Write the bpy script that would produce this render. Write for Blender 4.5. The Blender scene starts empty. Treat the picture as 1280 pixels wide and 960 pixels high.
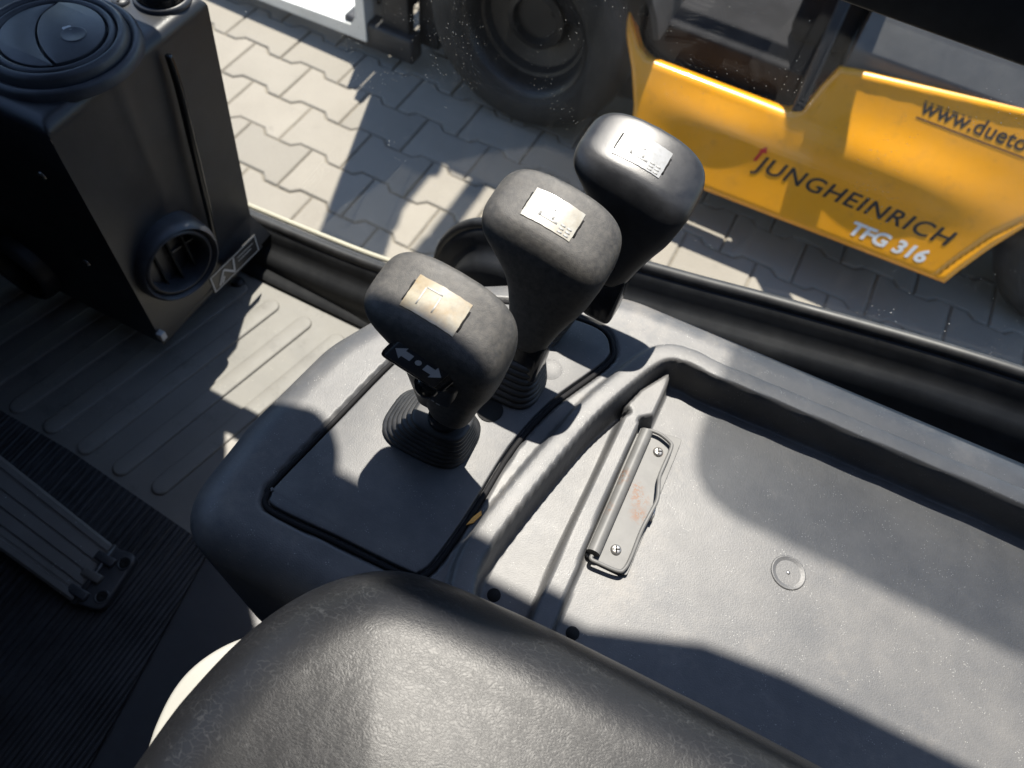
import bpy, bmesh, math, random
import numpy as np
from mathutils import Vector, Matrix
from mathutils.bvhtree import BVHTree
from mathutils.geometry import tessellate_polygon

S = bpy.context.scene
COL = S.collection
random.seed(4); np.random.seed(4)
R = math.radians

# ------------------------------------------------------------------ camera
# metres; x = backwards along the truck, y = to the driver's right, z = up, ground at 0
cam = bpy.data.cameras.new('camera'); camo = bpy.data.objects.new('camera', cam); COL.objects.link(camo)
cr = Vector((0.89103842, 0.44471735, 0.09097812))
cd = Vector((0.42601088, -0.75006788, -0.50587835))
cf = Vector((-0.15673311, 0.48951472, -0.85779373))
m = Matrix.Identity(4)
for i in range(3):
    m[i][0] = cr[i]; m[i][1] = -cd[i]; m[i][2] = -cf[i]
m[2][3] = 1.466
camo.matrix_world = m
cam.sensor_width = 36; cam.lens = 36 * 931 / 1280
cam.clip_start = 0.01; cam.clip_end = 200
cam.dof.use_dof = True; cam.dof.focus_distance = 0.52; cam.dof.aperture_fstop = 8.5
S.camera = camo

# ------------------------------------------------------------------ light
SUN_EL = R(66); AZX, AZY = -0.31, 0.951
w = bpy.data.worlds.new('World'); S.world = w; w.use_nodes = True
nt = w.node_tree; bg = nt.nodes['Background']
sky = nt.nodes.new('ShaderNodeTexSky'); sky.sky_type = 'NISHITA'; sky.sun_disc = False
sky.sun_elevation = SUN_EL; sky.sun_rotation = math.atan2(AZX, AZY)
sky.air_density = 1.0; sky.dust_density = 0.4; sky.ozone_density = 2.6
nt.links.new(sky.outputs[0], bg.inputs[0]); bg.inputs[1].default_value = 0.115
sl = bpy.data.lights.new('sun', 'SUN'); so = bpy.data.objects.new('sun', sl); COL.objects.link(so)
sl.energy = 5.0; sl.angle = R(0.53); sl.color = (1.0, 0.94, 0.84)
sv = Vector((AZX * math.cos(SUN_EL), AZY * math.cos(SUN_EL), math.sin(SUN_EL)))
so.rotation_euler = sv.to_track_quat('Z', 'Y').to_euler(); so.location = (0, 0, 6)
S.view_settings.view_transform = 'Standard'; S.view_settings.look = 'None'
S.view_settings.exposure = 1.32; S.view_settings.gamma = 1.0; S.view_settings.use_curve_mapping = False
S.render.engine = 'CYCLES'
S.cycles.max_bounces = 8; S.cycles.diffuse_bounces = 3; S.cycles.glossy_bounces = 3; S.cycles.transparent_max_bounces = 16

# ------------------------------------------------------------------ materials
def new_mat(name):
    mt = bpy.data.materials.new(name); mt.use_nodes = True
    n = mt.node_tree.nodes; l = mt.node_tree.links
    return mt, n, l, n['Principled BSDF']
def rgb(c): return (c[0], c[1], c[2], 1)
def noise(n, l, scale, detail=4, rough=.6, vec=None):
    t = n.new('ShaderNodeTexNoise'); t.inputs['Scale'].default_value = scale
    t.inputs['Detail'].default_value = detail; t.inputs['Roughness'].default_value = rough
    if vec is not None: l.new(vec, t.inputs['Vector'])
    return t.outputs['Fac']
def ramp(n, l, fac, a, b, ca=(0, 0, 0), cb=(1, 1, 1)):
    r = n.new('ShaderNodeValToRGB'); r.color_ramp.elements[0].position = a; r.color_ramp.elements[1].position = b
    r.color_ramp.elements[0].color = rgb(ca); r.color_ramp.elements[1].color = rgb(cb)
    l.new(fac, r.inputs[0]); return r.outputs[0]
def mix(n, l, fac, a, b):
    x = n.new('ShaderNodeMix'); x.data_type = 'RGBA'
    if isinstance(fac, (int, float)): x.inputs[0].default_value = fac
    else: l.new(fac, x.inputs[0])
    for k, v in ((6, a), (7, b)):
        if isinstance(v, tuple): x.inputs[k].default_value = rgb(v)
        else: l.new(v, x.inputs[k])
    return x.outputs[2]
def mth(n, l, op, a, b=None):
    x = n.new('ShaderNodeMath'); x.operation = op
    for k, v in ((0, a), (1, b)):
        if v is None: continue
        if isinstance(v, (int, float)): x.inputs[k].default_value = v
        else: l.new(v, x.inputs[k])
    return x.outputs[0]
def M(name, col, rough=.5, metal=0., var=.15, vscale=9., dust=None, bumps=(), speck=None, spec=.5, rvar=.1, coat=0., scuff=None):
    """painted / moulded surface: colour patches, dust film, tiny specks, fine relief"""
    mt, n, l, b = new_mat(name)
    g = n.new('ShaderNodeNewGeometry'); pos = g.outputs['Position']
    v = noise(n, l, vscale, 5, .6, pos)
    c2 = tuple(min(1, k * (1 + var * 1.6)) for k in col); c1 = tuple(k * (1 - var) for k in col)
    c = mix(n, l, ramp(n, l, v, .3, .7), c1, c2)
    if dust:
        dc, amt, sc = dust
        d = mth(n, l, 'MULTIPLY', ramp(n, l, noise(n, l, sc, 6, .7, pos), .35, .75), amt)
        c = mix(n, l, d, c, dc)
    if scuff:
        dc, amt, sc = scuff
        d = mth(n, l, 'MULTIPLY', ramp(n, l, noise(n, l, sc, 7, .78, pos), .54, .72), amt)
        c = mix(n, l, d, c, dc)
    if speck:
        dc, sc, th = speck
        vo = n.new('ShaderNodeTexVoronoi'); vo.inputs['Scale'].default_value = sc; l.new(pos, vo.inputs['Vector'])
        s = ramp(n, l, vo.outputs['Distance'], th * .5, th, (1, 1, 1), (0, 0, 0))
        wn = ramp(n, l, noise(n, l, sc * .17, 2, .5, pos), .55, .62)
        c = mix(n, l, mth(n, l, 'MULTIPLY', s, wn), c, dc)
    l.new(c, b.inputs['Base Color'])
    rr = mth(n, l, 'ADD', mth(n, l, 'MULTIPLY', mth(n, l, 'SUBTRACT', noise(n, l, vscale * 3, 4, .6, pos), .5), rvar * 2), rough)
    l.new(rr, b.inputs['Roughness'])
    b.inputs['Metallic'].default_value = metal; b.inputs['Specular IOR Level'].default_value = spec
    b.inputs['Coat Weight'].default_value = coat; b.inputs['Coat Roughness'].default_value = .08
    prev = None
    for sc, st, dist in bumps:
        bp = n.new('ShaderNodeBump'); bp.inputs['Strength'].default_value = st; bp.inputs['Distance'].default_value = dist
        l.new(noise(n, l, sc, 3, .55, pos), bp.inputs['Height'])
        if prev: l.new(prev, bp.inputs['Normal'])
        prev = bp.outputs[0]
    if prev: l.new(prev, b.inputs['Normal'])
    return mt

DUST = (.30, .28, .25)
m_console = M('console_plastic', (.047, .049, .053), .50, var=.10, dust=(DUST, .18, 14), bumps=((900, .24, .0006), (260, .08, .0008)), scuff=((.17, .155, .135), .5, 9), speck=((.22, .22, .21), 520, .22), rvar=.06)
m_panel = M('panel_plastic', (.044, .046, .050), .52, var=.08, dust=(DUST, .17, 20), bumps=((1100, .3, .0005),), scuff=((.15, .14, .125), .4, 17), speck=((.22, .22, .21), 560, .2), rvar=.05)
m_gasket = M('gasket_rubber', (.010, .010, .011), .75, var=.2, spec=.15)
m_rubber = M('knob_rubber', (.022, .0215, .021), .60, var=.15, vscale=40, dust=((.22, .20, .17), .20, 220), bumps=((1500, .35, .0005), (300, .1, .0008)), rvar=.08)
m_rubber_dk = M('knob_rubber_smooth', (.010, .0105, .012), .38, var=.15, vscale=40, dust=((.2, .2, .2), .08, 60), bumps=((1300, .22, .0004),), rvar=.06)
m_boot = M('boot_rubber', (.009, .009, .0095), .5, var=.2, dust=((.2, .2, .2), .12, 60))
m_gloss = M('gloss_black_plastic', (.010, .010, .011), .16, var=.1, rvar=.04)
m_black = M('black_plastic', (.012, .013, .016), .42, var=.15, dust=((.12, .12, .13), .10, 20), bumps=((900, .2, .0005),), rvar=.08)
m_vent = M('vent_plastic', (.022, .024, .030), .44, var=.1, dust=((.2, .2, .22), .10, 60), bumps=((1200, .12, .0004),))
m_frame = M('door_frame_black', (.011, .0115, .013), .48, var=.15, dust=((.10, .10, .10), .16, 30), rvar=.08, spec=.3)
m_seal = M('seal_rubber', (.010, .010, .011), .5, var=.2, dust=((.15, .14, .13), .15, 60))
m_floor = M('floor_paint', (.178, .170, .156), .6, var=.10, scuff=((.07, .065, .06), .6, 16), dust=((.21, .197, .175), .5, 25), bumps=((500, .3, .0008),), speck=((.3, .29, .25), 220, .2))
m_mat = M('mat_rubber', (.016, .017, .020), .5, var=.2, dust=((.14, .14, .15), .18, 18), bumps=((600, .2, .0006),))
m_pedal = M('pedal_rubber', (.085, .080, .075), .55, var=.2, dust=((.16, .15, .14), .35, 40), bumps=((700, .25, .0006),), speck=((.5, .5, .48), 180, .12))
m_hinge = M('hinge_plastic', (.035, .037, .043), .38, var=.2, dust=((.2, .2, .2), .12, 50))
m_hole = M('hole_shade', (.003, .003, .003), .9, var=0)  # near-black that paints in the shade of holes, slots and vent recesses
m_white = M('white_shell', (.245, .24, .215), .45, var=.05)
m_steel = M('screw_steel', (.42, .41, .39), .35, metal=.9, var=.2, dust=((.2, .16, .12), .3, 200))
m_yellow = M('yellow_paint', (.86, .355, .008), .30, var=.03, scuff=((.30, .16, .04), .35, 22), dust=((.72, .50, .16), .08, 12), rvar=.05, coat=.25)
m_tyre = M('tyre_rubber', (.012, .0115, .011), .8, var=.2, dust=((.07, .065, .06), .3, 12), bumps=((120, .3, .003),))
m_rim = M('rim_paint', (.008, .008, .009), .45, var=.3, dust=((.05, .05, .05), .2, 20))
m_well = M('well_black', (.016, .016, .018), .9, var=.2, spec=.12)
m_chassis = M('chassis_black', (.012, .012, .014), .55, var=.3, dust=((.07, .065, .06), .25, 9))
m_greyplastic = M('grey_plastic', (.085, .085, .088), .6, var=.1, dust=((.25, .24, .22), .3, 10), bumps=((300, .3, .001),))
m_tine = M('tine_steel', (.62, .62, .60), .45, metal=.2, var=.08, dust=((.5, .48, .42), .2, 12))
m_letter = M('letter_black', (.02, .02, .02), .5, var=0)
m_letter_w = M('letter_white', (.8, .8, .78), .5, var=0)
m_letter_r = M('letter_red', (.55, .02, .02), .5, var=0)
m_mark = M('mark_grey', (.42, .42, .42), .5, var=0)
m_ink = M('label_ink', (.27, .27, .26), .5, var=.2)
m_roof = M('guard_black', (.03, .03, .032), .5, var=.1)
m_joint = M('joint_sand', (.15, .132, .105), .95, var=.25, vscale=25, bumps=((200, .5, .003),))

def paver_mat():
    mt, n, l, b = new_mat('concrete_paver')
    g = n.new('ShaderNodeNewGeometry'); pos = g.outputs['Position']
    oi = n.new('ShaderNodeObjectInfo')
    big = ramp(n, l, noise(n, l, 4, 5, .6, pos), .3, .7)
    c = mix(n, l, big, (.24, .216, .182), (.30, .272, .232))
    fine = ramp(n, l, noise(n, l, 190, 3, .7, pos), .3, .75)
    c = mix(n, l, mth(n, l, 'MULTIPLY', fine, .35), c, (.19, .175, .155))
    ob = mix(n, l, mth(n, l, 'MULTIPLY', oi.outputs['Random'], .6), c, (.19, .175, .152))
    st = ramp(n, l, noise(n, l, 11, 6, .75, pos), .62, .74)
    ob = mix(n, l, mth(n, l, 'MULTIPLY', st, .4), ob, (.14, .13, .115))
    l.new(ob, b.inputs['Base Color']); b.inputs['Roughness'].default_value = .9; b.inputs['Specular IOR Level'].default_value = .2
    bp = n.new('ShaderNodeBump'); bp.inputs['Strength'].default_value = .5; bp.inputs['Distance'].default_value = .0025
    l.new(noise(n, l, 170, 4, .65, pos), bp.inputs['Height']); l.new(bp.outputs[0], b.inputs['Normal'])
    return mt
m_paver = paver_mat()

def leather_mat():
    mt, n, l, b = new_mat('seat_vinyl')
    g = n.new('ShaderNodeNewGeometry'); pos = g.outputs['Position']
    # warp the position a little, then two scales of cell edges make the creases
    wv = n.new('ShaderNodeTexNoise'); wv.inputs['Scale'].default_value = 60; wv.inputs['Detail'].default_value = 3; l.new(pos, wv.inputs['Vector'])
    va = n.new('ShaderNodeVectorMath'); va.operation = 'MULTIPLY_ADD'; va.inputs[1].default_value = (.016, .016, .016)
    l.new(wv.outputs['Color'], va.inputs[0]); l.new(pos, va.inputs[2])
    mp = n.new('ShaderNodeMapping'); mp.inputs['Scale'].default_value = (.75, 2.1, 1.0); mp.inputs['Rotation'].default_value = (0, 0, .15)
    l.new(va.outputs[0], mp.inputs['Vector'])
    hs = []
    for sc, wd in ((480, .2), (185, .05)):
        vo = n.new('ShaderNodeTexVoronoi'); vo.feature = 'DISTANCE_TO_EDGE'; vo.inputs['Scale'].default_value = sc
        l.new(mp.outputs[0], vo.inputs['Vector'])
        hs.append(ramp(n, l, vo.outputs['Distance'], 0.0, wd))
    msk = ramp(n, l, noise(n, l, 45, 4, .65, pos), .42, .56)
    h2 = mix(n, l, msk, (1, 1, 1), hs[1])
    hh = mth(n, l, 'ADD', mth(n, l, 'MULTIPLY', hs[0], .7), mth(n, l, 'MULTIPLY', h2, .8))
    gr = noise(n, l, 900, 3, .6, pos)
    hh = mth(n, l, 'ADD', hh, mth(n, l, 'MULTIPLY', gr, .55))
    bp = n.new('ShaderNodeBump'); bp.inputs['Strength'].default_value = .10; bp.inputs['Distance'].default_value = .0006
    l.new(hh, bp.inputs['Height']); l.new(bp.outputs[0], b.inputs['Normal'])
    c = mix(n, l, ramp(n, l, noise(n, l, 12, 4, .6, pos), .3, .7), (.008, .0083, .0095), (.011, .0114, .0128))
    dst = mth(n, l, 'MULTIPLY', ramp(n, l, hs[1], .0, 1, (1, 1, 1), (0, 0, 0)), mth(n, l, 'MULTIPLY', msk, .5))
    c = mix(n, l, dst, c, (.040, .041, .043))
    l.new(c, b.inputs['Base Color']); b.inputs['Roughness'].default_value = .38
    b.inputs['Specular IOR Level'].default_value = .21
    return mt
m_seat = leather_mat()

def glass_mat():
    mt, n, l, b = new_mat('door_glass'); n.remove(b)
    out = n['Material Output']
    g = n.new('ShaderNodeNewGeometry'); pos = g.outputs['Position']
    tr = n.new('ShaderNodeBsdfTransparent'); tr.inputs[0].default_value = (.955, .965, .96, 1)
    gl = n.new('ShaderNodeBsdfGlossy'); gl.inputs['Roughness'].default_value = .01
    lw = n.new('ShaderNodeLayerWeight'); lw.inputs[0].default_value = .5
    fres = mth(n, l, 'ADD', mth(n, l, 'MULTIPLY', mth(n, l, 'POWER', lw.outputs['Facing'], 5), .96), .04)
    mx = n.new('ShaderNodeMixShader'); l.new(fres, mx.inputs[0]); l.new(tr.outputs[0], mx.inputs[1]); l.new(gl.outputs[0], mx.inputs[2])
    df = n.new('ShaderNodeBsdfDiffuse'); df.inputs[0].default_value = (.62, .60, .55, 1)
    tl = n.new('ShaderNodeBsdfTranslucent'); tl.inputs[0].default_value = (.62, .60, .55, 1)
    dm = n.new('ShaderNodeMixShader'); dm.inputs[0].default_value = .5; l.new(df.outputs[0], dm.inputs[1]); l.new(tl.outputs[0], dm.inputs[2])
    mp = n.new('ShaderNodeMapping'); mp.inputs['Scale'].default_value = (26, 1, 3.5); mp.inputs['Rotation'].default_value = (0, .5, 0); l.new(pos, mp.inputs['Vector'])
    smear = ramp(n, l, noise(n, l, 1, 5, .7, mp.outputs[0]), .55, .85)
    film = mth(n, l, 'ADD', mth(n, l, 'MULTIPLY', ramp(n, l, noise(n, l, 7, 5, .65, pos), .3, .8), .005), mth(n, l, 'MULTIPLY', smear, .018))
    tot = mth(n, l, 'ADD', film, .001)
    for sc, th, lo, hi, amt in ((230, .13, .53, .64, .6), (75, .070, .47, .57, .9), (420, .14, .54, .7, .25)):
        vo = n.new('ShaderNodeTexVoronoi'); vo.inputs['Scale'].default_value = sc; l.new(pos, vo.inputs['Vector'])
        sp = ramp(n, l, vo.outputs['Distance'], th * .45, th, (1, 1, 1), (0, 0, 0))
        mk = ramp(n, l, noise(n, l, sc * .06, 3, .6, pos), lo, hi)
        tot = mth(n, l, 'ADD', tot, mth(n, l, 'MULTIPLY', mth(n, l, 'MULTIPLY', sp, mk), amt))
    tot = mth(n, l, 'MINIMUM', tot, .9)
    fin = n.new('ShaderNodeMixShader'); l.new(tot, fin.inputs[0]); l.new(mx.outputs[0], fin.inputs[1]); l.new(dm.outputs[0], fin.inputs[2])
    l.new(fin.outputs[0], out.inputs[0])
    return mt
m_glass = glass_mat()

def clip_mat():
    mt, n, l, b = new_mat('clip_steel')
    g = n.new('ShaderNodeNewGeometry'); pos = g.outputs['Position']
    c = mix(n, l, ramp(n, l, noise(n, l, 60, 5, .6, pos), .3, .7), (.085, .085, .084), (.115, .115, .113))
    rust = None
    for (x, y, z), rad in (((.035, .262, .929), .011), ((.030, .270, .929), .008), ((.0345, .308, .929), .006), ((.040, .250, .929), .009), ((.014, .27, .94), .010), ((.014, .24, .94), .008)):
        d = n.new('ShaderNodeVectorMath'); d.operation = 'DISTANCE'; l.new(pos, d.inputs[0]); d.inputs[1].default_value = (x, y, z)
        k = ramp(n, l, mth(n, l, 'DIVIDE', d.outputs['Value'], rad), .2, 1, (1, 1, 1), (0, 0, 0))
        rust = k if rust is None else mth(n, l, 'MAXIMUM', rust, k)
    rn = ramp(n, l, noise(n, l, 330, 6, .75, pos), .49, .54)
    rk = mth(n, l, 'MULTIPLY', rust, rn)
    c = mix(n, l, mth(n, l, 'MULTIPLY', rk, .85), c, (.11, .038, .007))
    l.new(c, b.inputs['Base Color']); b.inputs['Metallic'].default_value = .0; b.inputs['Roughness'].default_value = .5; b.inputs['Specular IOR Level'].default_value = .3
    return mt
m_clip = clip_mat()

def label_mat(name, base, stain, amt):
    mt, n, l, b = new_mat(name)
    g = n.new('ShaderNodeNewGeometry'); pos = g.outputs['Position']
    c = mix(n, l, mth(n, l, 'MULTIPLY', ramp(n, l, noise(n, l, 55, 5, .65, pos), .35, .65), amt), base, stain)
    c = mix(n, l, mth(n, l, 'MULTIPLY', ramp(n, l, noise(n, l, 240, 4, .7, pos), .5, .7), .35), c, (.16, .155, .14))
    l.new(c, b.inputs['Base Color']); b.inputs['Roughness'].default_value = .22; b.inputs['Coat Weight'].default_value = .4
    return mt
m_label = [label_mat('label_yellowed', (.31, .295, .24), (.24, .175, .095), .9),
           label_mat('label_cream', (.32, .32, .295), (.21, .185, .14), .8),
           label_mat('label_clean', (.30, .31, .32), (.21, .21, .205), .6)]

# ------------------------------------------------------------------ geometry helpers
def tag(o, label=None, cat=None, group=None, kind=None):
    if label: o['label'] = label
    if cat: o['category'] = cat
    if group: o['group'] = group
    if kind: o['kind'] = kind
    return o
def obj(name, V, F, mat, parent=None, smooth=True, angle=None):
    me = bpy.data.meshes.new(name)
    me.from_pydata([tuple(v) for v in V], [], [tuple(f) for f in F]); me.update()
    return link(name, me, mat, parent, smooth, angle)
def link(name, me, mat, parent=None, smooth=True, angle=None):
    if mat and not me.materials: me.materials.append(mat)
    if smooth: me.polygons.foreach_set('use_smooth', [True] * len(me.polygons))
    if angle is not None: me.set_sharp_from_angle(angle=R(angle))
    o = bpy.data.objects.new(name, me); COL.objects.link(o)
    if parent: o.parent = parent
    return o
def empty(name, loc=(0, 0, 0)):
    o = bpy.data.objects.new(name, None); COL.objects.link(o); o.location = loc; o.empty_display_size = .05
    return o
class TH:
    """a thing: Empty at its base, parts are added in world coordinates"""
    def __init__(s, name, loc, label=None, cat=None, group=None, kind=None):
        s.o = empty(name, loc); tag(s.o, label, cat, group, kind)
    def part(s, name, V, F, mat, smooth=True, angle=None, under=None):
        o = obj(name, V, F, mat, None, smooth, angle)
        if under: o.parent = under
        else:
            o.parent = s.o; o.matrix_parent_inverse = Matrix.Translation(-Vector(s.o.location))
        return o

def catmull(P, k=8, closed=False):
    P = [np.array(p, float) for p in P]; n = len(P); out = []
    rng = n if closed else n - 1
    for i in range(rng):
        p0 = P[(i - 1) % n] if closed or i > 0 else P[0]; p1 = P[i]; p2 = P[(i + 1) % n]
        p3 = P[(i + 2) % n] if closed or i + 2 < n else P[-1]
        for j in range(k):
            t = j / k
            out.append(.5 * (2 * p1 + (p2 - p0) * t + (2 * p0 - 5 * p1 + 4 * p2 - p3) * t * t + (3 * p1 - p0 - 3 * p2 + p3) * t ** 3))
    if not closed: out.append(P[-1])
    return np.array(out)
def round_poly(pts, rad, k=6):
    """polygon with rounded corners; rad a number or one per corner"""
    n = len(pts); out = []
    for i in range(n):
        p = np.array(pts[i], float); a = np.array(pts[i - 1], float) - p; b = np.array(pts[(i + 1) % n], float) - p
        r = rad[i] if hasattr(rad, '__len__') else rad
        if r <= 0: out.append(p); continue
        la, lb = np.linalg.norm(a), np.linalg.norm(b); a /= la; b /= lb
        ang = math.acos(max(-1, min(1, a @ b)))
        t = min(r / math.tan(ang / 2), la * .49, lb * .49)
        s, e = p + a * t, p + b * t
        for j in range(k + 1):
            u = j / k
            out.append((1 - u) ** 2 * s + 2 * u * (1 - u) * p + u * u * e)
    return np.array(out)
def seg_dist(X, Y, a, b):
    ax, ay = a; bx, by = b; dx, dy = bx - ax, by - ay
    t = np.clip(((X - ax) * dx + (Y - ay) * dy) / (dx * dx + dy * dy + 1e-18), 0, 1)
    return np.hypot(X - ax - t * dx, Y - ay - t * dy)
def line_dist(X, Y, P):
    d = np.full(X.shape, 1e9)
    for i in range(len(P) - 1): d = np.minimum(d, seg_dist(X, Y, P[i], P[i + 1]))
    return d
def sdf(X, Y, P):
    d = np.full(X.shape, 1e9); ins = np.zeros(X.shape, bool); n = len(P)
    for i in range(n):
        a, b = P[i], P[(i + 1) % n]
        d = np.minimum(d, seg_dist(X, Y, a, b))
        c = (a[1] > Y) != (b[1] > Y)
        with np.errstate(divide='ignore', invalid='ignore'):
            xi = (b[0] - a[0]) * (Y - a[1]) / (b[1] - a[1] + 1e-18) + a[0]
        ins ^= c & (X < xi)
    return np.where(ins, -d, d)
def sst(a, b, x):
    t = np.clip((x - a) / (b - a), 0, 1); return t * t * (3 - 2 * t)
def molded(outline, r, wall, step, h=None, pad=None, slope=0.0):
    """a moulded cover: flat-ish top with height h(x,y), edge rolled over with radius r, then a wall going down.
    returns verts (x,y,height), faces"""
    P = np.array(outline); lo = P.min(0); hi = P.max(0)
    e = (r * (math.pi / 2 - 1) + wall) if pad is None else pad
    xs = np.arange(lo[0] - e, hi[0] + e + step, step); ys = np.arange(lo[1] - e, hi[1] + e + step, step)
    X, Y = np.meshgrid(xs, ys, indexing='ij')
    D = sdf(X, Y, P)
    gx, gy = np.gradient(D, step); gl = np.hypot(gx, gy) + 1e-9; gx /= gl; gy /= gl
    s = D + r
    a = np.clip(s / r, 0, math.pi / 2)
    off = np.where(s > 0, -r + r * np.sin(a), D); drop = np.where(s > 0, r * (1 - np.cos(a)), 0)
    ex = np.maximum(s - r * math.pi / 2, 0); drop = drop + ex; off = off + ex * slope
    NX = np.where(s > 0, X + gx * (off - D), X); NY = np.where(s > 0, Y + gy * (off - D), Y)
    H = -drop
    if h is not None: H = H + h(NX, NY) * sst(r * .9, 0, s)
    keep = D < e
    idx = -np.ones(D.shape, int); n0, n1 = D.shape
    f = keep[:-1, :-1] & keep[1:, :-1] & keep[1:, 1:] & keep[:-1, 1:]
    use = np.zeros(D.shape, bool)
    for sx, sy in ((0, 0), (1, 0), (1, 1), (0, 1)): use[sx:n0 - 1 + sx, sy:n1 - 1 + sy] |= f
    idx[use] = np.arange(use.sum())
    V = np.stack([NX[use], NY[use], H[use]], 1)
    F = np.stack([idx[:-1, :-1][f], idx[1:, :-1][f], idx[1:, 1:][f], idx[:-1, 1:][f]], 1)
    return V, F.tolist()
def loft(rings, cap0=True, cap1=True, close=True):
    V = [v for r in rings for v in r]; n = len(rings[0]); F = []
    for i in range(len(rings) - 1):
        for j in range(n if close else n - 1):
            k = (j + 1) % n
            F.append((i * n + j, i * n + k, (i + 1) * n + k, (i + 1) * n + j))
    if cap0: F.append(tuple(range(n))[::-1])
    if cap1: F.append(tuple(range((len(rings) - 1) * n, len(rings) * n)))
    return V, F
def frame_of(ax):
    ax = Vector(ax).normalized(); t = Vector((1, 0, 0)) if abs(ax.x) < .9 else Vector((0, 1, 0))
    u = ax.cross(t).normalized(); return u, ax.cross(u), ax
def lathe(prof, origin, axis, seg=32, cap0=False, cap1=False):
    """prof: (radius, height along axis)"""
    u, v, a = frame_of(axis); o = Vector(origin); rings = []
    for rr, hh in prof:
        rings.append([o + a * hh + (u * math.cos(t) + v * math.sin(t)) * max(rr, 1e-5) for t in [2 * math.pi * k / seg for k in range(seg)]])
    return loft(rings, cap0, cap1)
def tube(path, rad, seg=10, caps=True):
    P = [Vector(p) for p in path]; n = len(P); rings = []
    T = [(P[min(i + 1, n - 1)] - P[max(i - 1, 0)]).normalized() for i in range(n)]
    u, v, _ = frame_of(T[0])
    for i in range(n):
        u = (u - T[i] * u.dot(T[i])).normalized(); v = T[i].cross(u)
        rr = rad[i] if hasattr(rad, '__len__') else rad
        rings.append([P[i] + (u * math.cos(a) + v * math.sin(a)) * rr for a in [2 * math.pi * k / seg for k in range(seg)]])
    return loft(rings, caps, caps)
def box(x0, x1, y0, y1, z0, z1, bev=0.0):
    bm = bmesh.new(); bmesh.ops.create_cube(bm, size=1)
    for v in bm.verts: v.co = Vector(((x0 + x1) / 2 + v.co.x * (x1 - x0), (y0 + y1) / 2 + v.co.y * (y1 - y0), (z0 + z1) / 2 + v.co.z * (z1 - z0)))
    if bev: bmesh.ops.bevel(bm, geom=bm.edges[:] , offset=bev, segments=3, profile=.5, affect='EDGES')
    V = [v.co.copy() for v in bm.verts]; bm.verts.index_update(); F = [[v.index for v in f.verts] for f in bm.faces]; bm.free()
    return V, F
def beam(a, b, wx, wy, up=(0, 0, 1), bev=0.0):
    """rectangular bar from a to b"""
    a, b = Vector(a), Vector(b); d = b - a; L = d.length; d.normalize()
    u = d.cross(Vector(up)).normalized() if abs(d.dot(Vector(up))) < .99 else d.cross(Vector((1, 0, 0))).normalized()
    v = u.cross(d)
    V, F = box(-wx / 2, wx / 2, -wy / 2, wy / 2, 0, L, bev)
    return [a + u * q.x + v * q.y + d * q.z for q in V], F
def plate(outline, z0, z1, bev=.001, seg=3):
    """flat plate from an outline in xy with a rolled upper edge"""
    P = np.array(outline); n = len(P)
    A = 0.5 * np.sum(P[:, 0] * np.roll(P[:, 1], -1) - np.roll(P[:, 0], -1) * P[:, 1])
    if A < 0: P = P[::-1]
    e0 = P - np.roll(P, 1, 0); e1 = np.roll(P, -1, 0) - P
    nr = lambda e: np.stack([-e[:, 1], e[:, 0]], 1) / (np.linalg.norm(e, axis=1)[:, None] + 1e-12)
    N = nr(e0) + nr(e1); N /= np.linalg.norm(N, axis=1)[:, None] + 1e-12
    rings = [[(p[0], p[1], z0) for p in P]]
    for k in range(seg + 1):
        a = k / seg * math.pi / 2
        Q = P + N * bev * (1 - math.cos(a)); rings.append([(q[0], q[1], z1 - bev + bev * math.sin(a)) for q in Q])
    V, F = loft(rings, False, False)
    tri = tessellate_polygon([[Vector((p[0], p[1], 0)) for p in rings[-1]]]); o_ = (len(rings) - 1) * n
    for t in tri:
        a, b, c = [Vector(V[o_ + k]) for k in t]
        if (b - a).cross(c - a).z < 0: t = t[::-1]
        F.append(tuple(o_ + k for k in t)); F.append(tuple(k for k in t[::-1]))
    return V, F
def joinm(*vf):
    V, F = [], []
    for v, f in vf:
        o = len(V); V += [tuple(q) for q in v]; F += [[i + o for i in g] for g in f]
    return V, F
def bvh(V, F): return BVHTree.FromPolygons([Vector(v) for v in V], [list(f) for f in F])
def text_mesh(body, size, extr=.0004, shear=0., offset=0., spacing=1.):
    cu = bpy.data.curves.new('t', 'FONT'); cu.body = body; cu.size = size; cu.extrude = extr; cu.shear = shear; cu.offset = offset; cu.space_character = spacing
    cu.resolution_u = 4
    o = bpy.data.objects.new('t', cu); COL.objects.link(o)
    dg = bpy.context.evaluated_depsgraph_get(); dg.update()
    me = bpy.data.meshes.new_from_object(o.evaluated_get(dg))
    bpy.data.objects.remove(o); bpy.data.curves.remove(cu)
    return me

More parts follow.
